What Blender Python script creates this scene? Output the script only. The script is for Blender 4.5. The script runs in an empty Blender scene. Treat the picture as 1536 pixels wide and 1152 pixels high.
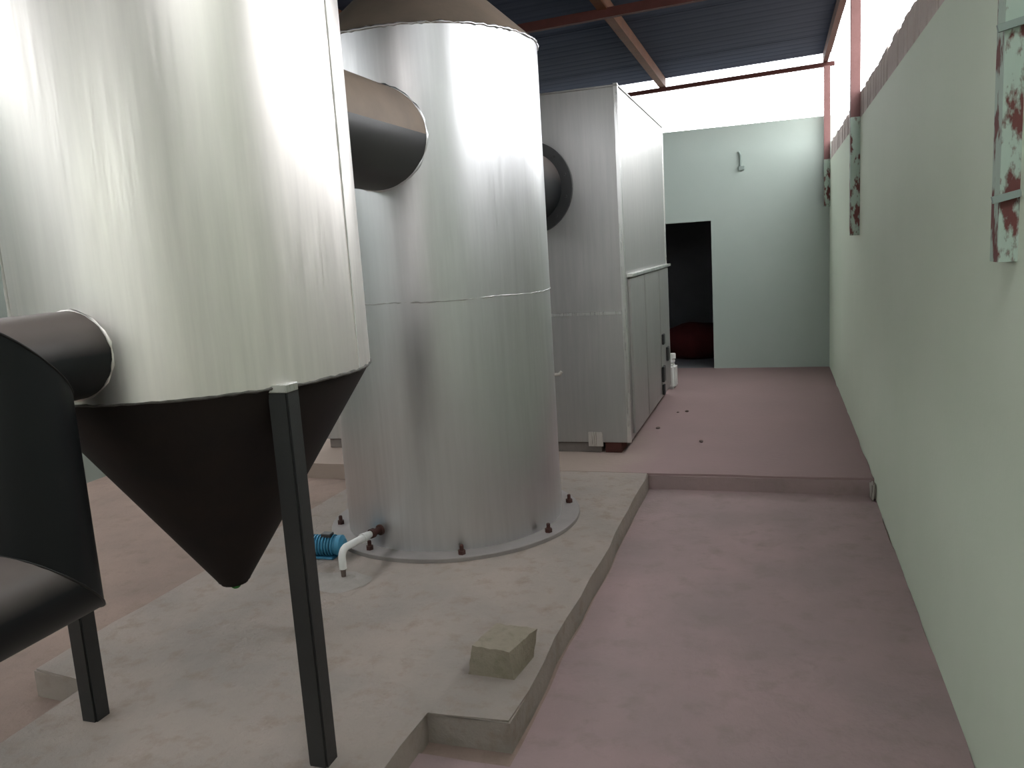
import bpy, bmesh, math, random
from mathutils import Vector, Matrix, noise

random.seed(7)
S = bpy.context.scene
COL = S.collection
PI = math.pi

# ------------------------------------------------------------------ camera
PPX, PPY = 768.0, 576.0
VZ, VY = (1240.0, 8000.0), (1165.0, 352.0)          # vanishing points of the verticals and of the corridor
F = math.sqrt(-((VZ[0]-PPX)*(VY[0]-PPX) + (VZ[1]-PPY)*(VY[1]-PPY)))
dn = Vector((VZ[0]-PPX, VZ[1]-PPY, F)).normalized()
fw = Vector((VY[0]-PPX, VY[1]-PPY, F)).normalized()
rt = dn.cross(fw)
R = Matrix((rt, fw, -dn))
cx, cy, cz = R @ Vector((1, 0, 0)), R @ Vector((0, -1, 0)), R @ Vector((0, 0, -1))
cam = bpy.data.cameras.new('camera')
cam.sensor_width = 36.0
cam.lens = F/1536.0*36.0
cam.clip_start = 0.02
co = bpy.data.objects.new('camera', cam)
COL.objects.link(co)
co.matrix_world = Matrix(((cx.x, cy.x, cz.x, 0), (cx.y, cy.y, cz.y, 0), (cx.z, cy.z, cz.z, 1.70), (0, 0, 0, 1)))
S.camera = co

# ------------------------------------------------------------------ world and exposure
W = bpy.data.worlds.new('overcast_sky')
S.world = W
W.use_nodes = True
bg = W.node_tree.nodes['Background']
bg.inputs['Color'].default_value = (0.97, 0.98, 1.0, 1)
bg.inputs['Strength'].default_value = 8.0
S.view_settings.view_transform = 'Standard'
S.view_settings.look = 'None'
S.view_settings.exposure = 0.0
S.view_settings.gamma = 1.0
S.view_settings.use_curve_mapping = False

# ------------------------------------------------------------------ materials
class NT:
    def __init__(self, name):
        self.m = bpy.data.materials.new(name)
        self.m.use_nodes = True
        self.t = self.m.node_tree
        self.b = self.t.nodes['Principled BSDF']
    def n(self, typ, **kw):
        o = self.t.nodes.new(typ)
        for k, v in kw.items():
            if k in o.inputs: o.inputs[k].default_value = v
            else: setattr(o, k, v)
        return o
    def l(self, a, b): self.t.links.new(a, b)
    def coord(self, scale=(1, 1, 1)):
        c = self.n('ShaderNodeTexCoord'); m = self.n('ShaderNodeMapping')
        m.inputs['Scale'].default_value = scale
        self.l(c.outputs['Object'], m.inputs['Vector'])
        return m.outputs['Vector']
    def noise(self, vec, scale, detail=4, rough=0.55):
        o = self.n('ShaderNodeTexNoise')
        o.inputs['Scale'].default_value = scale; o.inputs['Detail'].default_value = detail; o.inputs['Roughness'].default_value = rough
        self.l(vec, o.inputs['Vector'])
        return o.outputs['Fac']
    def ramp(self, fac, stops):
        o = self.n('ShaderNodeValToRGB'); e = o.color_ramp.elements
        while len(e) < len(stops): e.new(0.5)
        for i, (p, c) in enumerate(stops):
            e[i].position = p
            e[i].color = (c, c, c, 1) if isinstance(c, (int, float)) else (*c, 1)
        self.l(fac, o.inputs['Fac'])
        return o.outputs['Color']
    def mix(self, fac, a, b, blend='MIX'):
        o = self.n('ShaderNodeMix'); o.data_type = 'RGBA'; o.blend_type = blend
        for sock, v in ((o.inputs[0], fac), (o.inputs[6], a), (o.inputs[7], b)):
            if hasattr(v, 'links'): self.l(v, sock)
            elif isinstance(v, (int, float)): sock.default_value = v
            else: sock.default_value = (*v, 1)
        return o.outputs[2]
    def bump(self, h, strength=0.3, dist=0.01):
        o = self.n('ShaderNodeBump'); o.inputs['Strength'].default_value = strength; o.inputs['Distance'].default_value = dist
        self.l(h, o.inputs['Height']); self.l(o.outputs['Normal'], self.b.inputs['Normal'])

def matte(name, c1, c2, scale=3.0, rough=0.9, bump=0.25, bscale=40, spec=0.3, c3=None, dist=0.01):
    k = NT(name); v = k.coord()
    col = k.mix(k.ramp(k.noise(v, scale, 6, 0.6), [(0.35, 0.0), (0.65, 1.0)]), c1, c2)
    if c3:
        col = k.mix(k.ramp(k.noise(v, scale*3.7, 5, 0.65), [(0.52, 0.0), (0.75, 0.8)]), col, c3)
    k.l(col, k.b.inputs['Base Color'])
    k.b.inputs['Roughness'].default_value = rough
    k.b.inputs['Specular IOR Level'].default_value = spec
    if bump: k.bump(k.noise(v, bscale, 6, 0.65), bump, dist)
    return k.m

def brushed(name, base, dark, rough=0.36, aniso=0.65, radial=True, tint=None):
    k = NT(name)
    v = k.coord((16, 16, 0.9))
    streak = k.noise(v, 2.2, 5, 0.6)
    fine = k.noise(k.coord((70, 70, 2.0)), 2.0, 3, 0.6)
    big = k.noise(k.coord((1.5, 1.5, 0.8)), 1.3, 3, 0.5)
    col = k.mix(k.ramp(streak, [(0.3, 0.0), (0.7, 1.0)]), dark, base)
    if tint:
        col = k.mix(k.ramp(big, [(0.42, 0.0), (0.66, 0.6)]), col, tint)
    k.l(col, k.b.inputs['Base Color'])
    k.b.inputs['Metallic'].default_value = 1.0
    r = k.n('ShaderNodeMapRange'); r.inputs['From Min'].default_value = 0.3; r.inputs['From Max'].default_value = 0.7
    r.inputs['To Min'].default_value = rough-0.05; r.inputs['To Max'].default_value = rough+0.06
    k.l(fine, r.inputs['Value']); k.l(r.outputs['Result'], k.b.inputs['Roughness'])
    k.b.inputs['Anisotropic'].default_value = aniso
    k.b.inputs['Anisotropic Rotation'].default_value = 0.25
    t = k.n('ShaderNodeTangent'); t.direction_type = 'RADIAL'; t.axis = 'Z'
    k.l(t.outputs['Tangent'], k.b.inputs['Tangent'])
    k.bump(big, 0.10, 0.02)
    return k.m

M = {}
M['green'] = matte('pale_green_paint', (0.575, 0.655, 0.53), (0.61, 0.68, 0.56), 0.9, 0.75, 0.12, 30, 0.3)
M['mint'] = matte('cool_lit_green_paint', (0.39, 0.455, 0.415), (0.42, 0.48, 0.44), 0.9, 0.8, 0.12, 30, 0.3)  # same green paint; the end wall's different light is put into its colour
M['pink'] = matte('red_oxide_floor', (0.335, 0.240, 0.238), (0.275, 0.21, 0.205), 1.9, 0.85, 0.4, 35, 0.3, (0.235, 0.19, 0.175))
M['pad'] = matte('rough_concrete', (0.315, 0.262, 0.23), (0.26, 0.228, 0.205), 2.6, 0.95, 0.7, 30, 0.2, (0.225, 0.175, 0.14))
M['dirt'] = matte('dry_earth', (0.285, 0.21, 0.175), (0.235, 0.178, 0.15), 2.0, 0.95, 0.6, 25, 0.2, (0.20, 0.15, 0.12))
M['mortar'] = matte('cement_mortar', (0.40, 0.37, 0.33), (0.34, 0.31, 0.275), 4.0, 0.95, 0.4, 40, 0.2)
M['brickgrey'] = matte('mortar_smeared_brick', (0.56, 0.485, 0.45), (0.46, 0.395, 0.365), 5.0, 0.95, 0.5, 45, 0.2, (0.58, 0.51, 0.48))
M['plinth'] = matte('grey_cement_block', (0.20, 0.17, 0.155), (0.16, 0.14, 0.125), 5.0, 0.95, 0.5, 45, 0.2)
M['redbrick'] = matte('red_brick', (0.085, 0.032, 0.027), (0.065, 0.026, 0.022), 6.0, 0.95, 0.4, 50, 0.2)
M['block'] = matte('broken_cement_block', (0.275, 0.235, 0.185), (0.235, 0.205, 0.155), 7.0, 0.95, 0.6, 45, 0.2, (0.18, 0.155, 0.11))
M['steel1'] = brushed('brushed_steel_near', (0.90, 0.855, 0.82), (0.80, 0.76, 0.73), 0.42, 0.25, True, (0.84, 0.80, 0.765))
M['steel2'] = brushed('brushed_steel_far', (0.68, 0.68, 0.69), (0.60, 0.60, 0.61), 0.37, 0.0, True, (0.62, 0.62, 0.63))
M['sheet'] = brushed('galvanised_sheet', (0.50, 0.49, 0.475), (0.44, 0.435, 0.425), 0.45, 0.3, False, (0.41, 0.41, 0.40))
M['edge'] = brushed('bright_sheet_edge', (0.80, 0.80, 0.78), (0.70, 0.70, 0.69), 0.30, 0.0, False)
M['black'] = matte('black_paint', (0.016, 0.017, 0.018), (0.022, 0.022, 0.022), 3.0, 0.42, 0.1, 30, 0.5)
M['hopper'] = matte('rusty_black_hopper', (0.012, 0.009, 0.009), (0.018, 0.012, 0.010), 4.0, 0.7, 0.1, 30, 0.2)
M['brownpaint'] = matte('dusty_dark_primer', (0.20, 0.155, 0.12), (0.15, 0.12, 0.095), 3.0, 0.5, 0.1, 30, 0.4)
M['ductpaint'] = matte('dusty_black_primer', (0.016, 0.015, 0.014), (0.012, 0.011, 0.011), 3.0, 0.4, 0.03, 30, 0.3)
M['weld'] = matte('weld_bead', (0.10, 0.09, 0.08), (0.05, 0.045, 0.04), 30.0, 0.6, 0.4, 80, 0.5)
M['oxide'] = matte('red_oxide_steel', (0.085, 0.026, 0.023), (0.065, 0.021, 0.018), 5.0, 0.75, 0.2, 40, 0.3)
M['postpaint'] = matte('sky_glow_red_primer', (0.20, 0.105, 0.10), (0.165, 0.085, 0.08), 5.0, 0.75, 0.2, 40, 0.3)  # red post steel with the sky's glow painted in as a lighter tone
M['fitting'] = matte('painted_fitting', (0.27, 0.33, 0.30), (0.24, 0.29, 0.265), 5.0, 0.75, 0.1, 40, 0.3)
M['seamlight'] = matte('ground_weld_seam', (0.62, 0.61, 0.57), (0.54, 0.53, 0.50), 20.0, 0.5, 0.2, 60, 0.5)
M['flange'] = matte('dusty_steel_flange', (0.25, 0.222, 0.212), (0.205, 0.185, 0.178), 5.0, 0.55, 0.1, 40, 0.5)
M['splash'] = matte('cement_splash', (0.315, 0.285, 0.26), (0.265, 0.24, 0.22), 8.0, 0.95, 0.4, 40, 0.2)
M['orange'] = matte('orange_primer_steel', (0.125, 0.044, 0.016), (0.09, 0.033, 0.015), 5.0, 0.75, 0.2, 40, 0.3)
M['roof'] = matte('dark_blue_roof_sheet', (0.058, 0.070, 0.105), (0.050, 0.060, 0.090), 1.0, 0.95, 0.05, 20, 0.04)
M['rust'] = matte('rusty_bolt', (0.075, 0.030, 0.024), (0.045, 0.022, 0.019), 20.0, 0.8, 0.4, 60, 0.3)
M['pvc'] = matte('white_plastic', (0.72, 0.72, 0.70), (0.64, 0.64, 0.62), 6.0, 0.45, 0.0, 30, 0.5)
M['blue'] = matte('blue_enamel', (0.035, 0.22, 0.36), (0.03, 0.17, 0.29), 12.0, 0.5, 0.2, 60, 0.5)
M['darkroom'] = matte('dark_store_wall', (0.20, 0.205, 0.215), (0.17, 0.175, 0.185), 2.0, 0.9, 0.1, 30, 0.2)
M['sack'] = matte('dark_red_cloth', (0.075, 0.012, 0.014), (0.055, 0.009, 0.011), 5.0, 0.9, 0.4, 30, 0.2)
M['pebble'] = matte('grey_pebble', (0.16, 0.12, 0.105), (0.11, 0.085, 0.075), 20.0, 0.95, 0.4, 60, 0.2)
M['greentip'] = matte('green_paint_drip', (0.03, 0.18, 0.03), (0.02, 0.13, 0.02), 20.0, 0.6, 0.0, 30, 0.4)
M['gravel'] = matte('bare_ground', (0.22, 0.18, 0.13), (0.18, 0.15, 0.11), 0.4, 0.95, 0.3, 8, 0.2)

def patchy():
    k = NT('flaking_paint_on_red_steel'); v = k.coord((14, 14, 6))
    f = k.ramp(k.noise(v, 1.25, 5, 0.6), [(0.43, 0.0), (0.50, 1.0)])
    red = k.mix(k.noise(v, 4.0), (0.17, 0.055, 0.048), (0.11, 0.04, 0.036))
    pnt = k.mix(k.noise(v, 2.0), (0.42, 0.53, 0.45), (0.36, 0.44, 0.38))
    k.l(k.mix(f, red, pnt), k.b.inputs['Base Color'])
    k.b.inputs['Roughness'].default_value = 0.8
    k.bump(f, 0.6, 0.004)
    return k.m
M['patchy'] = patchy()

def upper_floor():      # red-oxide wash worn away towards the machines
    k = NT('worn_red_oxide_floor')
    v = k.coord()
    s = k.n('ShaderNodeSeparateXYZ'); k.l(v, s.inputs[0])
    a = k.n('ShaderNodeMath'); a.operation = 'MULTIPLY_ADD'; a.inputs[1].default_value = 0.9; a.inputs[2].default_value = 1.15
    k.l(s.outputs['X'], a.inputs[0])
    b = k.n('ShaderNodeMath'); b.operation = 'MULTIPLY_ADD'; b.inputs[1].default_value = 0.22; b.inputs[2].default_value = -1.40
    k.l(s.outputs['Y'], b.inputs[0])
    c = k.n('ShaderNodeMath'); c.operation = 'ADD'; k.l(a.outputs[0], c.inputs[0]); k.l(b.outputs[0], c.inputs[1])
    d = k.n('ShaderNodeMath'); d.operation = 'ADD'; k.l(c.outputs[0], d.inputs[0]); k.l(k.noise(v, 1.8, 6, 0.65), d.inputs[1])
    f = k.ramp(d.outputs[0], [(0.25, 0.0), (0.85, 1.0)])
    pk = k.mix(k.noise(v, 2.0, 6), (0.30, 0.205, 0.20), (0.245, 0.18, 0.175))
    cc = k.mix(k.noise(v, 2.5, 6), (0.33, 0.26, 0.22), (0.27, 0.215, 0.185))
    k.l(k.mix(f, cc, pk), k.b.inputs['Base Color'])
    k.b.inputs['Roughness'].default_value = 0.9
    k.b.inputs['Specular IOR Level'].default_value = 0.25
    k.bump(k.noise(v, 35, 6), 0.3, 0.01)
    return k.m
M['upper'] = upper_floor()

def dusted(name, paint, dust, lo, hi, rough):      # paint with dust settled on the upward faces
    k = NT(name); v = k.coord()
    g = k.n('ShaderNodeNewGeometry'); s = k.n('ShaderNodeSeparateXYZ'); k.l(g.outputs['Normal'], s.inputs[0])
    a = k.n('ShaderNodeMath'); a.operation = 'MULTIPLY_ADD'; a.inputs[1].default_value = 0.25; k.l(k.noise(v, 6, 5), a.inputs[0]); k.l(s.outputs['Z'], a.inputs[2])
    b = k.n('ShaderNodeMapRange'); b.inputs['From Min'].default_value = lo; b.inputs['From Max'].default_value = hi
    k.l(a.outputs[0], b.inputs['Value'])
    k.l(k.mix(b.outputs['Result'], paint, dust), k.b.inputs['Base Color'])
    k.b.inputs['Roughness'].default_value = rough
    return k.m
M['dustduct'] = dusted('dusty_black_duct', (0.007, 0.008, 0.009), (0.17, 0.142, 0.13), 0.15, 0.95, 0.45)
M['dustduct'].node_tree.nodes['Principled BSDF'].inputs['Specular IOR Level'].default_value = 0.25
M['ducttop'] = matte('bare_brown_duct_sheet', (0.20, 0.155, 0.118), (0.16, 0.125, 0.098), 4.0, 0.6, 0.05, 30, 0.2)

# ------------------------------------------------------------------ builders
def link(name, me, mat, parent=None):
    o = bpy.data.objects.new(name, me)
    COL.objects.link(o)
    if mat is not None and not me.materials: me.materials.append(M[mat] if isinstance(mat, str) else mat)
    if parent: o.parent = parent
    return o

def from_bm(name, bm, mat, parent=None, smooth=False, angle=None):
    bmesh.ops.recalc_face_normals(bm, faces=bm.faces[:])
    me = bpy.data.meshes.new(name); bm.to_mesh(me); bm.free()
    if smooth:
        for p in me.polygons: p.use_smooth = True
        if angle: me.set_sharp_from_angle(angle=math.radians(angle))
    return link(name, me, mat, parent)

def bm_box(bm, x0, x1, y0, y1, z0, z1, M4=None):
    vs = [bm.verts.new((x, y, z)) for z in (z0, z1) for y in (y0, y1) for x in (x0, x1)]
    for f in ((0, 1, 3, 2), (4, 6, 7, 5), (0, 4, 5, 1), (2, 3, 7, 6), (0, 2, 6, 4), (1, 5, 7, 3)):
        bm.faces.new([vs[i] for i in f])
    if M4:
        for v in vs: v.co = M4 @ v.co
    return vs

def box(name, x0, x1, y0, y1, z0, z1, mat, parent=None, bevel=0.0, seg=1):
    bm = bmesh.new(); bm_box(bm, x0, x1, y0, y1, z0, z1)
    if bevel: bmesh.ops.bevel(bm, geom=bm.edges[:], offset=bevel, segments=seg, affect='EDGES', profile=0.7)
    return from_bm(name, bm, mat, parent)

def lathe_bm(prof, n=64, cap0=True, cap1=True, jitter=None):
    bm = bmesh.new(); rings = []
    for (r, z) in prof:
        rings.append([bm.verts.new((r*math.cos(2*PI*i/n), r*math.sin(2*PI*i/n), z)) for i in range(n)])
    for a, b in zip(rings, rings[1:]):
        for i in range(n): bm.faces.new((a[i], a[(i+1) % n], b[(i+1) % n], b[i]))
    if cap0: bm.faces.new(rings[0][::-1])
    if cap1: bm.faces.new(rings[-1])
    return bm

def lathe(name, prof, mat, parent=None, loc=(0, 0, 0), n=64, cap0=True, cap1=True, axis=None, angle=35):
    bm = lathe_bm(prof, n, cap0, cap1)
    if axis is not None:
        q = Vector((0, 0, 1)).rotation_difference(Vector(axis).normalized()).to_matrix().to_4x4()
        bmesh.ops.transform(bm, matrix=q, verts=bm.verts[:])
    if any(loc): bmesh.ops.translate(bm, vec=Vector(loc), verts=bm.verts[:])
    return from_bm(name, bm, mat, parent, True, angle)

def sweep(name, pts, rad, mat, parent=None, n=24, cap=True, angle=50, rads=None):
    """mitred tube through pts"""
    P = [Vector(p) for p in pts]; bm = bmesh.new(); rings = []
    d0 = (P[1]-P[0]).normalized()
    u = d0.orthogonal().normalized(); w = d0.cross(u)
    prev = d0
    for i, p in enumerate(P):
        if i == 0: din = dout = (P[1]-P[0]).normalized()
        elif i == len(P)-1: din = dout = (P[i]-P[i-1]).normalized()
        else: din = (P[i]-P[i-1]).normalized(); dout = (P[i+1]-P[i]).normalized()
        if i > 0:
            q = prev.rotation_difference(din); u = q @ u; w = q @ w; prev = din
        nrm = (din+dout).normalized()
        r = rads[i] if rads else rad
        ring = []
        for k in range(n):
            a = 2*PI*k/n
            off = u*(math.cos(a)*r) + w*(math.sin(a)*r)
            t = -off.dot(nrm)/din.dot(nrm)
            ring.append(bm.verts.new(p+off+din*t))
        rings.append(ring)
    for a, b in zip(rings, rings[1:]):
        for i in range(n): bm.faces.new((a[i], a[(i+1) % n], b[(i+1) % n], b[i]))
    if cap: bm.faces.new(rings[0][::-1]); bm.faces.new(rings[-1])
    return from_bm(name, bm, mat, parent, True, angle)

def bead(name, pts, r, mat, parent, jit=0.3, closed=True, n=6):
    """rough weld bead along a closed path"""
    bm = bmesh.new(); P = [Vector(p) for p in pts]; N = len(P); rings = []
    for i, p in enumerate(P):
        a = P[(i-1) % N] if closed or i > 0 else p
        b = P[(i+1) % N] if closed or i < N-1 else p
        d = (b-a).normalized(); u = d.cross(Vector((0.31, 0.2, 0.93))).normalized(); w = d.cross(u)
        rr = r*(1+random.uniform(-jit, jit))
        rings.append([bm.verts.new(p+u*math.cos(2*PI*k/n)*rr+w*math.sin(2*PI*k/n)*rr) for k in range(n)])
    for i in range(N if closed else N-1):
        a, b = rings[i], rings[(i+1) % N]
        for k in range(n): bm.faces.new((a[k], a[(k+1) % n], b[(k+1) % n], b[k]))
    return from_bm(name, bm, mat, parent, True)

def thing(name, label, cat, loc=(0, 0, 0), group=None):
    o = bpy.data.objects.new(name, None); COL.objects.link(o); o.location = loc
    o.empty_display_size = 0.1
    o['label'] = label; o['category'] = cat
    if group: o['group'] = group
    return o

def tag(o, label, cat, group=None):
    o['label'] = label; o['category'] = cat
    if group: o['group'] = group
    return o

def struct(o, label, cat='structure'):
    o['kind'] = 'structure'; o['label'] = label; o['category'] = cat
    return o

def slab(name, outline, z0, z1, mat, step=0.12, jit=0.008, bevel=0.012):
    """cast slab with a slightly wandering edge"""
    pts = []
    n = len(outline)
    for i in range(n):
        a, b = Vector(outline[i]), Vector(outline[(i+1) % n])
        L = (b-a).length; k = max(1, int(L/step))
        for j in range(k):
            p = a.lerp(b, j/k)
            if j: p += Vector((noise.noise(Vector((p.x*3, p.y*3, 1.3))), noise.noise(Vector((p.x*3, p.y*3, 7.7)))))*jit*2.0
            pts.append(p)
    bm = bmesh.new()
    top = [bm.verts.new((p.x, p.y, z1)) for p in pts]
    bot = [bm.verts.new((p.x, p.y, z0)) for p in pts]
    tf = bm.faces.new(top); bm.faces.new(bot[::-1])
    for i in range(len(pts)):
        j = (i+1) % len(pts); bm.faces.new((top[j], top[i], bot[i], bot[j]))
    if bevel:
        bmesh.ops.bevel(bm, geom=[e for e in tf.edges], offset=bevel, segments=2, affect='EDGES')
    return from_bm(name, bm, mat)

# ------------------------------------------------------------------ setting
XL, XR = -5.55, 0.58
YB, YF = 10.17, -6.0
STEP = 5.47
UP = 0.12
def roofz(x): return 3.67+0.031*(x-0.55)

struct(box('ground_outside', -60, 60, -60, 60, -0.5, -0.20, 'gravel'), 'bare ground outside the shed', 'ground')
struct(box('floor', XL-0.2, XR+0.14, YF-0.2, YB+0.3, -0.20, 0.0, 'dirt'), 'brown earth floor under the tanks', 'floor')
struct(slab('floor_corridor', [(-1.30, YF), (XR, YF), (XR, STEP), (-0.86, STEP), (-0.86, 2.30), (-1.30, 2.30)], -0.01, 0.012, 'pink', bevel=0), 'sunken pink painted corridor floor beside the green wall', 'floor')
struct(slab('floor_raised', [(XL, STEP+0.03), (-2.93, STEP+0.03), (-2.93, STEP+0.0), (-0.87, STEP-0.01), (XR, STEP+0.0), (XR, YB+0.05), (XL, YB+0.05)], -0.05, UP+0.002, 'upper', bevel=0.003), 'raised worn pink floor behind the step', 'floor')
box('riser_wash', -0.858, XR-0.02, STEP-0.022, STEP-0.001, 0.0, UP-0.012, 'pink', bpy.data.objects['floor_raised'])
pad = struct(slab('floor_pad', [(-2.90, STEP+0.05), (-2.94, 2.33), (-2.60, 2.30), (-2.62, YF+0.6), (-1.19, YF+0.6), (-1.19, 2.385), (-0.88, 2.385), (-0.865, STEP+0.0)], -0.05, UP, 'pad', step=0.2, jit=0.010, bevel=0.007),
             'rough concrete pad with notched sides carrying the tanks', 'floor')

# right wall with brick coping, full height next to the camera
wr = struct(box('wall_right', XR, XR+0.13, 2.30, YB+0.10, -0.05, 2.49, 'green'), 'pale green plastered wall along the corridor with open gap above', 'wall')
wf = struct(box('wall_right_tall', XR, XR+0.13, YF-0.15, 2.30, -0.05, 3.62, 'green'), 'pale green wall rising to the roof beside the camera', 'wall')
bw = 0.108
nb = int((YB-2.32)/bw)
brick_me = None
for i in range(nb):
    y0 = 2.315+i*bw
    if brick_me is None:
        bm = bmesh.new(); bm_box(bm, 0, 0.12, 0, bw-0.007, 0, 0.20)
        bmesh.ops.bevel(bm, geom=bm.edges[:], offset=0.006, segments=1, affect='EDGES')
        b0 = from_bm('brick', bm, 'brickgrey', wr); brick_me = b0.data; b = b0
    else:
        b = link('brick', brick_me, None, wr)
    b.location = (XR+0.006+random.uniform(-0.005, 0.004), y0, 2.487)
    b.scale = (1, 1, random.uniform(0.90, 1.02)*(1.0 if i % 7 else 0.93))
box('mortar_bed', XR+0.014, XR+0.12, 2.31, 2.315+nb*bw, 2.485, 2.648, 'mortar', wr)

# back wall with doorway
DX0, DX1, DZ = -1.66, -0.748, 1.915
bm = bmesh.new()
bm_box(bm, XL-0.15, DX0, YB, YB+0.16, -0.05, 2.99)
bm_box(bm, DX1, XR+0.085, YB, YB+0.16, -0.05, 2.99)
bm_box(bm, DX0, DX1, YB, YB+0.16, DZ, 2.99)
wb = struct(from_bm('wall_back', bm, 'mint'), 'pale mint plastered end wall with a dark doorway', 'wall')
# dark store behind the doorway
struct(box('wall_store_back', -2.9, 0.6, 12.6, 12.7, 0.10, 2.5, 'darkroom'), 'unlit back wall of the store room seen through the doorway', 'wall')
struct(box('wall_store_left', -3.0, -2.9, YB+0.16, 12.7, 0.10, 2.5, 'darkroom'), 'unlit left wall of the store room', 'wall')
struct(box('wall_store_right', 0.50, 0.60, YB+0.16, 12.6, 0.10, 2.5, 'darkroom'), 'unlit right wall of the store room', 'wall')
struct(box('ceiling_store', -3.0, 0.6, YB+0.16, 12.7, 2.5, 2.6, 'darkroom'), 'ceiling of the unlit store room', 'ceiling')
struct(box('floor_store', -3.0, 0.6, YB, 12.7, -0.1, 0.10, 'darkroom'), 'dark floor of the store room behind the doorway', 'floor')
# left wall and rear wall
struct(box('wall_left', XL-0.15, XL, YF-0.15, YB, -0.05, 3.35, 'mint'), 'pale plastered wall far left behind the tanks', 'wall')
struct(box('wall_front', XL, XR, YF-0.15, YF, -0.05, 3.40, 'green'), 'pale wall behind the camera', 'wall')

# roof sheets
ceil = struct(bpy.data.objects.new('ceiling', None), 'dark blue corrugated sheet roof sloping up to the right', 'roof'); COL.objects.link(ceil)
RX0, RX1 = -4.95, 0.60        # roof stops short of the left wall: unseen gap added for light
SW = 0.95
def sheet_mesh(xa, xb):
    prof = []
    ribs = 5
    for k in range(ribs):
        b = k*SW/ribs
        prof += [(b, 0), (b+0.10, 0), (b+0.125, 0.003), (b+0.165, 0.003)]
    prof.append((SW, 0))
    bm = bmesh.new()
    xs = [xa+(xb-xa)*t/6 for t in range(7)]
    rows = []
    for off in (0.0, 0.0025):
        rows.append([[bm.verts.new((x, -p[0], roofz(x)+p[1]+off)) for p in prof] for x in xs])
    for g, rev in zip(rows, (False, True)):
        for a, b_ in zip(g, g[1:]):
            for k in range(len(prof)-1):
                f = (a[k], a[k+1], b_[k+1], b_[k]); bm.faces.new(f if rev else f[::-1])
    for k in range(len(prof)-1):
        bm.faces.new((rows[0][0][k], rows[0][0][k+1], rows[1][0][k+1], rows[1][0][k]))
        bm.faces.new((rows[0][-1][k], rows[1][-1][k], rows[1][-1][k+1], rows[0][-1][k+1]))
    for a in range(6):
        bm.faces.new((rows[0][a][0], rows[1][a][0], rows[1][a+1][0], rows[0][a+1][0]))
        bm.faces.new((rows[0][a][-1], rows[0][a+1][-1], rows[1][a+1][-1], rows[1][a][-1]))
    o = from_bm('roof_sheet', bm, 'roof', ceil)
    return o
full = None
for i in range(19):
    y1 = 10.22-i*(SW-0.06)
    if y1-SW/2 < -4.9: break                    # unseen roof gap added to light the front wall
    if 0.3 < y1-SW/2 < 1.2:                    # short sheets: made-up opening out of view, adds skylight above the camera
        o = sheet_mesh(RX0, -0.9)
    elif full is None:
        o = full = sheet_mesh(RX0, RX1)
    else:
        o = link('roof_sheet', full.data, None, ceil)
    o.location = (0, y1, 0.004*(i % 2))

# ------------------------------------------------------------------ roof steel
def bar(name, p0, p1, w, h, mat, parent=None):
    """rectangular bar, h upright"""
    a, b = Vector(p0), Vector(p1); d = (b-a).normalized()
    side = d.cross(Vector((0, 0, 1))).normalized(); up = side.cross(d)
    bm = bmesh.new(); rings = []
    for p in (a, b):
        rings.append([bm.verts.new(p+side*sx*w/2+up*sz*h/2) for sx, sz in ((-1, -1), (1, -1), (1, 1), (-1, 1))])
    for i in range(4): bm.faces.new((rings[0][i], rings[0][(i+1) % 4], rings[1][(i+1) % 4], rings[1][i]))
    bm.faces.new(rings[0][::-1]); bm.faces.new(rings[1])
    return from_bm(name, bm, mat, parent)

RAFT = [(10.14, 'thin red steel roof beam above the end wall'), (6.62, 'dark red steel roof beam crossing above the sheet metal cabinet'),
        (2.42, 'dark red steel roof beam above the hopper tank'), (-1.6, 'dark red steel roof beam behind the camera')]
for y, lab in RAFT:
    xa, xb = XL-0.3, 0.63
    h = 0.045 if y > 10 else 0.07
    tag(bar('roof_beam', (xa, y, roofz(xa)-0.135), (xb, y, roofz(xb)-0.135), 0.05, h, 'oxide'), lab, 'beam', 'steel roof beams')
for x, lab, mat, w in ((-1.27, 'orange purlin under the roof, crossing above the corridor side of the cabinet', 'orange', 0.075),
                       (0.535, 'red purlin along the open roof edge above the green wall', 'oxide', 0.05),
                       (-3.1, 'orange purlin running above the two round tanks', 'orange', 0.06), (-4.6, 'orange purlin along the left side of the roof', 'orange', 0.06)):
    h = 0.105
    tag(bar('purlin', (x, -6.2, roofz(x)-0.058), (x, 10.18, roofz(x)-0.058), w, h, mat), lab, 'beam', 'roof purlins')

# ------------------------------------------------------------------ wall posts
def post(y0, y1, x0, zb, ztop, lab, straps=()):
    t = thing('wall_post', lab, 'post', (XR, (y0+y1)/2, zb), 'steel posts along the green wall')
    dy = (y1-y0)/2
    d = x0-XR
    # lower, paint-splashed length (channel with lips) and bare upper length
    def chan(name, za, zc, mat):
        bm = bmesh.new()
        bm_box(bm, d, d+0.006, -dy, dy, za, zc)
        bm_box(bm, d+0.006, 0, -dy, -dy+0.006, za, zc)
        bm_box(bm, d+0.006, 0, dy-0.006, dy, za, zc)
        return from_bm(name, bm, mat, t)
    chan('painted_length', 0, 2.50-zb, 'patchy')
    chan('bare_length', 2.50-zb, ztop-zb, 'postpaint')
    for z in straps:
        bar('strap', (d-0.018, -dy-0.007, z-zb-0.004), (0.0, -dy-0.007, z-zb+0.010), 0.014, 0.018, 'fitting', t)
    return t
post(10.04, 10.12, 0.515, 1.98, roofz(.55)-0.165, 'rusty red post in the far corner where the green wall meets the mint wall')
post(6.55, 6.63, 0.515, 1.66, roofz(.55)-0.175, 'middle red post, rising bare above the brick edge of the green wall')
post(2.37, 2.45, 0.535, 1.595, roofz(.55)-0.175, 'nearest red post with flaking pale paint and two cross straps', (1.755, 2.165))

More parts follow.
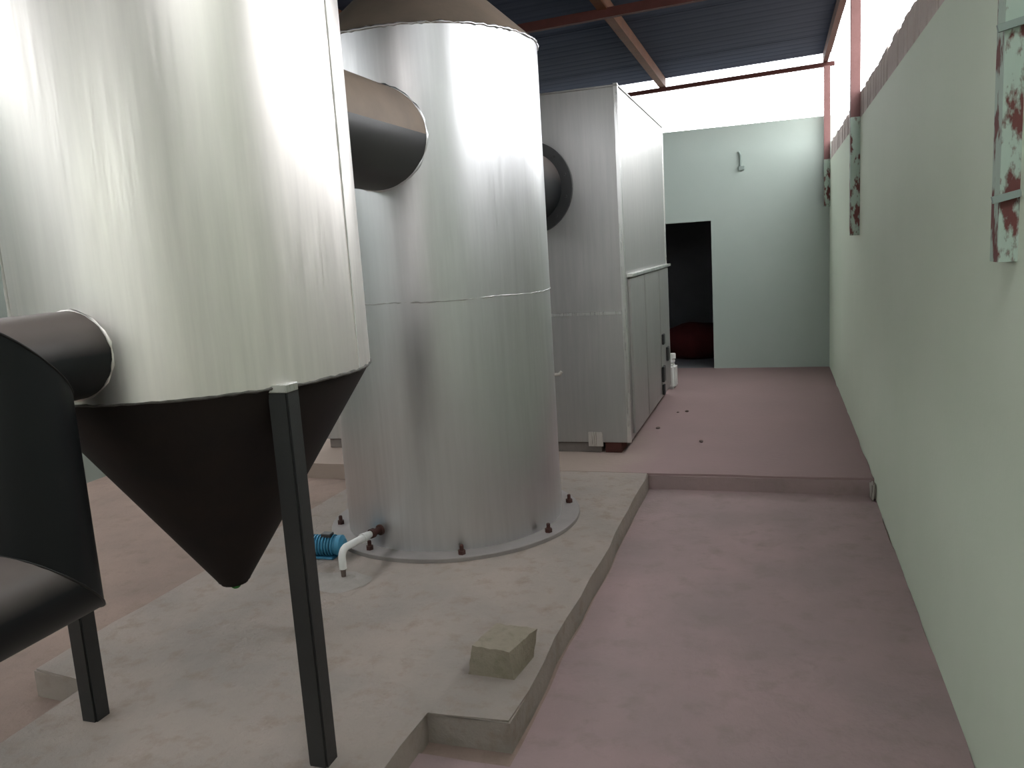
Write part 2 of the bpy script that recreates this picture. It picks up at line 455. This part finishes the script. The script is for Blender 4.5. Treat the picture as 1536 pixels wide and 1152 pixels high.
# ------------------------------------------------------------------ hopper tank
T1 = (-1.88, 2.32); R1 = 0.555; ZR = 1.345
t = thing('hopper_tank', 'nearest brushed steel tank with a black conical hopper on black legs', 'tank', (T1[0], T1[1], UP))
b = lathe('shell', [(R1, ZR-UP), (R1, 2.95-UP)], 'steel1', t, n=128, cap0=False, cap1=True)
g = 0.004
prof = [(0.056, 0.592-UP), (0.060, 0.60-UP), (R1-0.004, ZR-0.004-UP), (R1-0.004, ZR-UP+0.002)]
hop = lathe('hopper', prof, 'hopper', t, n=96, cap0=True, cap1=True)
lathe('outlet_gate', [(0.048, 0.582-UP), (0.048, 0.593-UP)], 'hopper', hop, n=20)
lathe('paint_drip', [(0.010, 0.570-UP), (0.016, 0.575-UP), (0.016, 0.584-UP)], 'greentip', hop, (0.020, -0.020, 0), n=12)
lathe('lid', [(R1+0.01, 2.95-UP), (R1+0.01, 2.96-UP), (0.10, 3.18-UP), (0.0001, 3.18-UP)], 'brownpaint', t, n=96, cap1=False)
# rim weld between shell and hopper
bead('rim_weld', [((R1+0.0)*math.cos(2*PI*i/160), (R1+0.0)*math.sin(2*PI*i/160), ZR-UP+random.uniform(-.002, .002)) for i in range(160)], 0.0045, 'weld', t)
# vertical lap seam towards the far side
a0 = math.atan2(2.385-T1[1], -1.329-T1[0])
def arcpatch(name, c, r, a0, a1, z0, z1, thick, mat, parent, n=6):
    bm = bmesh.new(); inn = []; out = []
    for i in range(n+1):
        a = a0+(a1-a0)*i/n
        for lst, rr in ((inn, r-0.001), (out, r+thick)):
            lst.append([bm.verts.new((rr*math.cos(a), rr*math.sin(a), z)) for z in (z0, z1)])
    for i in range(n):
        bm.faces.new((out[i][0], out[i+1][0], out[i+1][1], out[i][1]))
        bm.faces.new((inn[i+1][0], inn[i][0], inn[i][1], inn[i+1][1]))
        for z in (0, 1): bm.faces.new((out[i][z], inn[i][z], inn[i+1][z], out[i+1][z]))
    for i in (0, n): bm.faces.new((inn[i][0], out[i][0], out[i][1], inn[i][1]))
    return from_bm(name, bm, mat, parent, True, 30)
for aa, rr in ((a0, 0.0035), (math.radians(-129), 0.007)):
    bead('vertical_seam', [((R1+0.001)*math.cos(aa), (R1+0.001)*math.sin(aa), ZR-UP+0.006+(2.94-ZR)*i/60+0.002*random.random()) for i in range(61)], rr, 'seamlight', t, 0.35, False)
aL = math.radians(-137)
# three legs
for ang in (-29.5, -156.0, 98.0):
    a = math.radians(ang)
    px, py = (R1-0.012)*math.cos(a), (R1-0.012)*math.sin(a)
    px, py = R1*math.cos(a)*0.985, R1*math.sin(a)*0.985
    s = 0.034
    bm = bmesh.new()
    bm_box(bm, px-s, px+s, py-s, py+s, 0.0, ZR-UP-0.01)
    bmesh.ops.bevel(bm, geom=[e for e in bm.edges if abs(e.verts[0].co.z-e.verts[1].co.z) > 0.1], offset=0.006, segments=2, affect='EDGES')
    lg = from_bm('leg', bm, 'black', t)
    box('top_plate', px-s-0.004, px+s+0.004, py-s-0.004, py+s-0.01, ZR-UP-0.012, ZR-UP+0.012, 'edge', lg, 0.002)

# ------------------------------------------------------------------ inlet duct (mitred bends)
ZL, ZU, YV, RD = 0.895, 1.49, 1.575, 0.125
t = thing('inlet_duct', 'dark mitred duct rising from lower left into the hopper tank', 'duct', (T1[0], YV, ZL-RD))
def mitre(name, p, q, np_, nq, r, mat, parent, off, n=48, saddle=None):
    """straight pipe p->q whose ends lie in planes with normals np_, nq"""
    p, q = Vector(p), Vector(q); d = (q-p).normalized()
    u = Vector((1, 0, 0)); w = d.cross(u)
    bm = bmesh.new(); rings = []
    for c, nr in ((p, np_), (q, nq)):
        ring = []
        for k in range(n):
            a = 2*PI*k/n; o = u*math.cos(a)*r+w*math.sin(a)*r
            if nr == 'saddle':
                dx = o.x; y = T1[1]-math.sqrt(R1*R1-dx*dx)+0.002
                v = Vector((c.x+o.x, y, c.z+o.z))
            else:
                nv = Vector(nr).normalized(); v = c+o+d*(-o.dot(nv)/d.dot(nv))
            ring.append(bm.verts.new(v-Vector(off)))
        rings.append(ring)
    for i in range(n): bm.faces.new((rings[0][i], rings[0][(i+1) % n], rings[1][(i+1) % n], rings[1][i]))
    pts = [v.co.copy() for v in rings[0]], [v.co.copy() for v in rings[1]]
    o = from_bm(name, bm, mat, parent, True, 40)
    return o, pts
off = t.location.copy()
X0 = T1[0]
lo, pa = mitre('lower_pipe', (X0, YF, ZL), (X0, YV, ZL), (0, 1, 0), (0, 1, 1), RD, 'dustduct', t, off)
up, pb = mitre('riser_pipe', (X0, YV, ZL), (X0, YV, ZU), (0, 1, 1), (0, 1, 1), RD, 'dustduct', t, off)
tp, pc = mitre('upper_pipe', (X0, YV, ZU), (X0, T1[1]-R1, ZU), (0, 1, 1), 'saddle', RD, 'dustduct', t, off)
bead('weld_seam', pa[1], 0.003, 'ductpaint', t)
bead('weld_seam', pb[1], 0.003, 'ductpaint', t)
bead('weld_collar', pc[1], 0.0055, 'steel1', t, 0.5)

# ------------------------------------------------------------------ scrubber tank
T2 = (-1.88, 4.41); R2 = 0.645; ZT = 2.815
t = thing('scrubber_tank', 'tall middle brushed steel tank with a bolted base flange and brown cone top', 'tank', (T2[0], T2[1], UP))
ZM = 1.475
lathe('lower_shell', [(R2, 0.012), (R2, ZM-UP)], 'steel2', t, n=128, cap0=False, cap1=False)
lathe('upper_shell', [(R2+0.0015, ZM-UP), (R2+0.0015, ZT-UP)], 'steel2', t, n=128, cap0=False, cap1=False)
lathe('base_flange', [(0.752, 0.0), (0.752, 0.020), (0.749, 0.023), (0.60, 0.023)], 'flange', t, n=128, cap0=True, cap1=True)
cone = lathe('cone_top', [(R2+0.006, ZT-UP-0.004), (R2+0.006, ZT-UP+0.004), (0.24, ZT-UP+0.38), (0.24, ZT-UP+0.42)], 'brownpaint', t, n=96, cap0=True, cap1=True)
lathe('flue', [(0.20, ZT-UP+0.41), (0.20, 3.53-UP)], 'brownpaint', cone, n=48)
bead('weld_rim', [((R2+0.005)*math.cos(2*PI*i/180), (R2+0.005)*math.sin(2*PI*i/180), ZT-UP+random.uniform(-.004, .004)) for i in range(180)], 0.0055, 'steel2', t, 0.7)
bead('seam_weld', [((R2+0.001)*math.cos(2*PI*i/200), R2*math.sin(2*PI*i/200), ZM-UP+0.003*math.sin(i*0.22)+random.uniform(-.002, .002)) for i in range(200)], 0.0030, 'sheet', t, 0.7)
for i in range(8):
    a = math.radians(-66+45*i)
    bx_, by_ = 0.70*math.cos(a), 0.70*math.sin(a)
    bo = lathe('anchor_bolt', [(0.011, 0.018), (0.011, 0.070), (0.008, 0.074)], 'rust', t, (bx_, by_, 0), n=10)
    lathe('nut', [(0.021, 0.022), (0.021, 0.044)], 'rust', bo, (bx_, by_, 0), n=6)
# small tap nub on the corridor side
an = math.radians(15)
nd = Vector((math.cos(an), math.sin(an), 0))
sweep('nozzle', [nd*(R2-0.002)+Vector((0, 0, 0.845)), nd*(R2+0.030)+Vector((0, 0, 0.845)), nd*(R2+0.042)+Vector((0, 0, 0.862))], 0.010, 'mortar', t, 12)
# rusty drain nipple at the base
dv = Vector((-2.075-T2[0], 3.797-T2[1], 0)).normalized()
dz = 0.245-UP
lathe('drain_nipple', [(0.030, 0), (0.030, 0.012), (0.019, 0.012), (0.019, 0.055), (0.026, 0.055), (0.026, 0.08)], 'rust', t, dv*(R2-0.002)+Vector((0, 0, dz)), n=14, axis=dv)

# drain spout: white plastic elbow
p0 = Vector((T2[0], T2[1], 0))+dv*(R2+0.079)+Vector((0, 0, 0.245))
p1 = Vector((-2.11, 3.43, 0.268))
pts = [p0, p0.lerp(p1, 0.28)]
t = thing('drain_spout', 'white plastic elbow pipe draining the tall middle tank onto the pad', 'pipe', p1*1.0)
t.location.z = UP
o3 = t.location
L = lambda p: Vector(p)-o3
r = 0.019
mid = p0.lerp(p1, 0.30)
sweep('reducer', [L(p0), L(mid)], 0.024, 'pvc', t, 16, rads=[0.018, 0.026])
curve = [mid]
end = p1
dirh = (p1-p0).normalized()
bendc = p1-dirh*0.05
curve.append(bendc)
for k in range(1, 7):
    a = PI/2*k/6
    curve.append(bendc+dirh*0.05*math.sin(a)+Vector((0, 0, -0.05*(1-math.cos(a)))))
curve.append(Vector((p1.x, p1.y, 0.165)))
sweep('elbow', [L(p) for p in curve], r, 'pvc', t, 18)
lathe('outlet_tip', [(0.012, 0.0), (0.014, 0.05)], 'pebble', t, (0, 0, 0), n=14)
# splashed mortar round the spout
bm = bmesh.new(); cvt = bm.verts.new((0, 0, 0.006)); ring = []
for k in range(28):
    a = 2*PI*k/28; rr = (0.16+0.05*noise.noise(Vector((math.cos(a)*1.5, math.sin(a)*1.5, 3))))
    ring.append(bm.verts.new((rr*math.cos(a)*1.15, rr*math.sin(a)*0.75, 0.0015)))
for k in range(28): bm.faces.new((cvt, ring[k], ring[(k+1) % 28]))
o = from_bm('mortar_splash', bm, 'splash', pad, True); o.location = (-2.12, 3.38, UP)

# blue pump beside the base flange
t = thing('water_pump', 'small blue finned pump beside the base of the tall middle tank', 'pump', (-2.36, 3.68, UP))
ax = Vector((1, 0.12, 0)).normalized()
body = lathe('motor_body', [(0.030, -0.11), (0.047, -0.105), (0.050, -0.09), (0.050, 0.07), (0.056, 0.075), (0.056, 0.10), (0.035, 0.115)], 'blue', t, (0, 0, 0.064), n=28, axis=ax)
for k in range(9):
    lathe('cooling_fin', [(0.058, 0), (0.058, 0.006)], 'blue', body, Vector((0, 0, 0.064))+ax*(-0.085+0.017*k), n=28, axis=ax)
box('foot', -0.07, 0.07, -0.05, 0.05, 0.0, 0.012, 'blue', t, 0.003)
box('terminal_box', -0.01, 0.05, -0.022, 0.022, 0.112, 0.135, 'black', t, 0.004)

# ------------------------------------------------------------------ connecting duct between the tanks
def yduct(name, label, x, z, r, ya, yb, ca, Ra, cb, Rb, mat, n=64):
    t = thing(name, label, 'duct', (x, (ya+yb)/2, z-r))
    bm = bmesh.new(); rings = []
    for e in (0, 1):
        ring = []
        for k in range(n):
            a = 2*PI*k/n; px, pz = x+r*math.cos(a), z+r*math.sin(a)
            if e == 0: y = ca[1]+math.sqrt(Ra*Ra-(px-ca[0])**2)-0.002
            elif cb: y = cb[1]-math.sqrt(Rb*Rb-(px-cb[0])**2)+0.002
            else: y = yb
            ring.append(bm.verts.new(Vector((px, y, pz))-t.location))
        rings.append(ring)
    for i in range(n): bm.faces.new((rings[0][i], rings[1][i], rings[1][(i+1) % n], rings[0][(i+1) % n]))
    pts = [v.co.copy() for v in rings[1]], [v.co.copy() for v in rings[0]]
    o = from_bm('pipe', bm, mat, t, True, 40)
    return t, pts, o
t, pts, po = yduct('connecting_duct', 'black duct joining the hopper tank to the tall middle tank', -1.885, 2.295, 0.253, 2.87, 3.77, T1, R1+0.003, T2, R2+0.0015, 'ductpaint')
bead('weld_collar', pts[0], 0.007, 'steel2', t, 0.7)
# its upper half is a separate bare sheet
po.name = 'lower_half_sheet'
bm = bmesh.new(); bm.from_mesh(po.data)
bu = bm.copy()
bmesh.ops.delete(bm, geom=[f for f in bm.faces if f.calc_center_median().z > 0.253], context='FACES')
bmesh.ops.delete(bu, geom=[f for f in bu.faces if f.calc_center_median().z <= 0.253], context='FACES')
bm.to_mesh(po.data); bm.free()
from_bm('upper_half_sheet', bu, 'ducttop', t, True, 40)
CY = 5.99
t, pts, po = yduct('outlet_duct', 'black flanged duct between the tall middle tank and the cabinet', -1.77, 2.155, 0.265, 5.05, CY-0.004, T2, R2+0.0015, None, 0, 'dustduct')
lathe('flange_ring', [(0.262, 0.0), (0.345, 0.0), (0.345, 0.03), (0.262, 0.03)], 'black', t, Vector((-1.77, CY-0.034, 2.155))-t.location, n=72, cap0=False, cap1=False, axis=(0, 1, 0))
for k in range(12):
    a = 2*PI*(k+0.5)/12
    lathe('flange_bolt', [(0.011, 0), (0.011, 0.012)], 'black', t, Vector((-1.77+0.305*math.cos(a), CY-0.046, 2.155+0.305*math.sin(a)))-t.location, n=6, axis=(0, 1, 0))

# ------------------------------------------------------------------ sheet metal cabinet
CX0, CX1, CYB, CZ0, CZ1 = -3.72, -1.075, 8.42, 0.205, 2.815
t = thing('sheet_metal_cabinet', 'large grey sheet metal cabinet behind the tanks with latched side doors', 'cabinet', ((CX0+CX1)/2, (CY+CYB)/2, UP))
o0 = t.location.copy()
def cb(name, x0, x1, y0, y1, z0, z1, mat, parent=None, bevel=0.002):
    return box(name, x0-o0.x, x1-o0.x, y0-o0.y, y1-o0.y, z0-o0.z, z1-o0.z, mat, parent or t, bevel)
SZ = 1.20
cb('lower_body', CX0, CX1, CY, CYB, CZ0, SZ, 'sheet')
cb('upper_body', CX0, CX1, CY, CYB, SZ, CZ1, 'sheet')
cb('front_seam', CX0, CX1-0.03, CY-0.004, CY+0.01, SZ-0.012, SZ+0.012, 'edge')
# slightly wavy rolled corner edge
bm = bmesh.new(); N = 40; prev = None
for i in range(N+1):
    z = CZ0+(CZ1-CZ0+0.02)*i/N
    j = 0.005*noise.noise(Vector((0, 0, z*5)))
    ring = [bm.verts.new(Vector((CX1+dx+j, CY+dy, z))-o0) for dx, dy in ((-0.022, -0.006), (0.007, -0.007), (0.008, 0.02), (-0.022, 0.02))]
    if prev:
        for k in range(4): bm.faces.new((prev[k], prev[(k+1) % 4], ring[(k+1) % 4], ring[k]))
    else: bm.faces.new(ring[::-1])
    prev = ring
bm.faces.new(prev)
from_bm('corner_edge', bm, 'edge', t)
cb('back_edge', CX1-0.02, CX1+0.008, CYB-0.03, CYB+0.006, CZ0, CZ1-0.03, 'edge')
# side ledge and three side panels below it
cb('drip_ledge', CX1-0.002, CX1+0.045, 6.12, CYB+0.02, 1.455, 1.480, 'edge')
for y0, y1 in ((6.14, 6.82), (6.86, 7.68), (7.72, 8.38)):
    d = cb('side_door', CX1-0.001, CX1+0.022, y0, y1, 0.24, 1.445, 'sheet', None, 0.004)
    if y0 > 7:
        for z, h, w, yy in ((0.78, 0.10, 0.045, 7.80), (0.45, 0.15, 0.06, 7.76), (0.60, 0.14, 0.05, 8.10), (0.30, 0.10, 0.035, 7.74)):
            cb('latch', CX1+0.021, CX1+0.045, yy-w, yy+w, z-h/2, z+h/2, 'black', d, 0.006)
# hanging tab on the front lower edge
cb('tab', -1.40, -1.285, CY-0.012, CY-0.001, 0.175, 0.29, 'edge', None, 0.002)
cb('top_sheet', CX0-0.01, CX1+0.01, CY-0.01, CYB+0.01, CZ1, CZ1+0.012, 'sheet')
# plinth of blocks under the cabinet
for x0, x1, lab in ((-1.70, -1.305, 'grey cement block under the cabinet front, next to the dark red brick'),
                    (-2.20, -1.72, 'grey cement block under the cabinet front, second left of the red brick'),
                    (-2.95, -2.45, 'grey cement block under the cabinet front, third left of the red brick'),
                    (-3.70, -3.20, 'grey cement block under the far left end of the cabinet front')):
    tag(box('plinth_block', x0, x1, CY+0.02, CY+0.22, UP, CZ0-0.002, 'plinth', None, 0.006), lab, 'block', 'blocks under the cabinet front')
tag(box('plinth_brick', -1.275, -1.145, CY+0.012, CY+0.23, UP, CZ0-0.002, 'redbrick', None, 0.005), 'dark red brick under the front right corner of the cabinet', 'brick', 'bricks propping the cabinet')
for x, y, lab in ((-1.36, 7.0, 'red brick propping the middle of the cabinet side that faces the corridor'),
                  (-1.36, 8.18, 'red brick propping the rear corner of the cabinet side that faces the corridor'),
                  (-3.60, 8.1, 'red brick propping the rear left corner of the cabinet')):
    tag(box('plinth_brick', x, x+0.21, y, y+0.11, UP, CZ0-0.002, 'redbrick', None, 0.005), lab, 'brick', 'bricks propping the cabinet')

# ------------------------------------------------------------------ small things
# broken cement block on the pad edge
bm = bmesh.new()
B = [(-1.135, 2.655), (-0.948, 2.648), (-0.925, 2.83), (-1.09, 2.86)]
Tt = [(-1.118, 2.672), (-0.968, 2.662), (-0.905, 2.835), (-1.085, 2.855)]
zt = [0.228, 0.222, 0.238, 0.236]
c = Vector((-1.03, 2.75, UP))
bv = [bm.verts.new(Vector((x, y, UP))-c) for x, y in B]; tv = [bm.verts.new(Vector((p[0], p[1], z))-c) for p, z in zip(Tt, zt)]
bm.faces.new(bv[::-1]); bm.faces.new(tv)
for i in range(4): bm.faces.new((bv[i], bv[(i+1) % 4], tv[(i+1) % 4], tv[i]))
bmesh.ops.subdivide_edges(bm, edges=bm.edges[:], cuts=7, use_grid_fill=True)
for v in bm.verts:
    if v.co.z > 0.012: v.co += Vector((noise.noise(v.co*30), noise.noise(v.co*30+Vector((5, 0, 0))), noise.noise(v.co*30+Vector((0, 9, 0)))))*0.006
o = from_bm('cement_block', bm, 'block', None, True, 32); o.location = c
tag(o, 'broken cement block lying near the edge of the concrete pad', 'block')

# jerrycan behind the cabinet
t = thing('jerrycan', 'white plastic jerrycan peeking out behind the grey cabinet', 'container', (-1.135, 8.84, UP))
bm = bmesh.new(); bm_box(bm, -0.15, 0.085, -0.11, 0.11, 0, 0.27)
bmesh.ops.bevel(bm, geom=bm.edges[:], offset=0.03, segments=3, affect='EDGES')
bd = from_bm('body', bm, 'pvc', t, True, 40)
bm = bmesh.new(); bm_box(bm, -0.10, 0.065, -0.07, 0.07, 0.265, 0.33)
bmesh.ops.bevel(bm, geom=bm.edges[:], offset=0.02, segments=2, affect='EDGES'); from_bm('shoulder', bm, 'pvc', t, True, 40)
lathe('cap', [(0.035, 0.325), (0.035, 0.375), (0.03, 0.38)], 'pvc', t, (0.045, 0, 0), n=20)
sweep('handle', [(-0.09, 0, 0.32), (-0.08, 0, 0.37), (0.0, 0, 0.375), (0.02, 0, 0.325)], 0.012, 'pvc', t, 10)

# bundle in the dark store
bm = bmesh.new()
bmesh.ops.create_uvsphere(bm, u_segments=32, v_segments=18, radius=1)
for v in bm.verts:
    s = 1+0.12*noise.noise(v.co*2.2)
    v.co = Vector((v.co.x*0.55*s, v.co.y*0.28*s, max(v.co.z, -0.75)*0.27*s))
mz = min(v.co.z for v in bm.verts)
for v in bm.verts: v.co.z -= mz
o = from_bm('cloth_bundle', bm, 'sack', None, True); o.location = (-1.05, 11.3, 0.10)
tag(o, 'dark red bundle lying just inside the dark doorway', 'bundle')

# painted-over lamp holder on the end wall
t = thing('lamp_holder', 'small painted lamp holder on the mint end wall above the doorway', 'lamp holder', (-0.385, YB, 2.47))
box('base_box', -0.035, 0.035, -0.035, 0, 0.0, 0.05, 'fitting', t, 0.006)
sweep('conduit', [(-0.008, -0.018, 0.045), (-0.008, -0.018, 0.17), (-0.03, -0.012, 0.215)], 0.012, 'fitting', t, 12)

# pebbles on the raised floor
for (x, y, s, lab) in ((-0.891, 7.51, 0.022, 'small dark pebble on the raised floor, left of a pair beside the cabinet'),
                       (-0.815, 7.54, 0.030, 'small dark pebble on the raised floor, right of a pair beside the cabinet'),
                       (-0.985, 6.84, 0.030, 'dark pebble lying alone close to the cabinet foot'),
                       (-0.58, 6.37, 0.030, 'flat brown pebble farthest from the cabinet on the raised floor')):
    bm = bmesh.new(); bmesh.ops.create_icosphere(bm, subdivisions=2, radius=s*0.6)
    for v in bm.verts: v.co = v.co*(1+0.35*noise.noise(v.co*40+Vector((x*9, y, 0)))); v.co.z *= 0.6
    mz = min(v.co.z for v in bm.verts)
    for v in bm.verts: v.co.z -= mz+0.002
    o = from_bm('pebble', bm, 'pebble', None, True); o.location = (x, y, UP)
    tag(o, lab, 'pebble', 'pebbles on the raised floor')

# lump of mortar where the step meets the green wall
bm = bmesh.new(); bm_box(bm, -0.035, 0, -0.05, 0.03, 0, 0.115)
bmesh.ops.bevel(bm, geom=bm.edges[:], offset=0.012, segments=2, affect='EDGES')
for v in bm.verts: v.co += Vector((noise.noise(v.co*25), noise.noise(v.co*25+Vector((3, 0, 0))), 0))*0.01*(1 if v.co.x < -0.005 else 0)
o = from_bm('mortar_lump', bm, 'mortar', None, True); o.location = (XR-0.002, STEP-0.10, 0.012)
tag(o, 'lump of grey mortar at the wall end of the pink step', 'mortar')
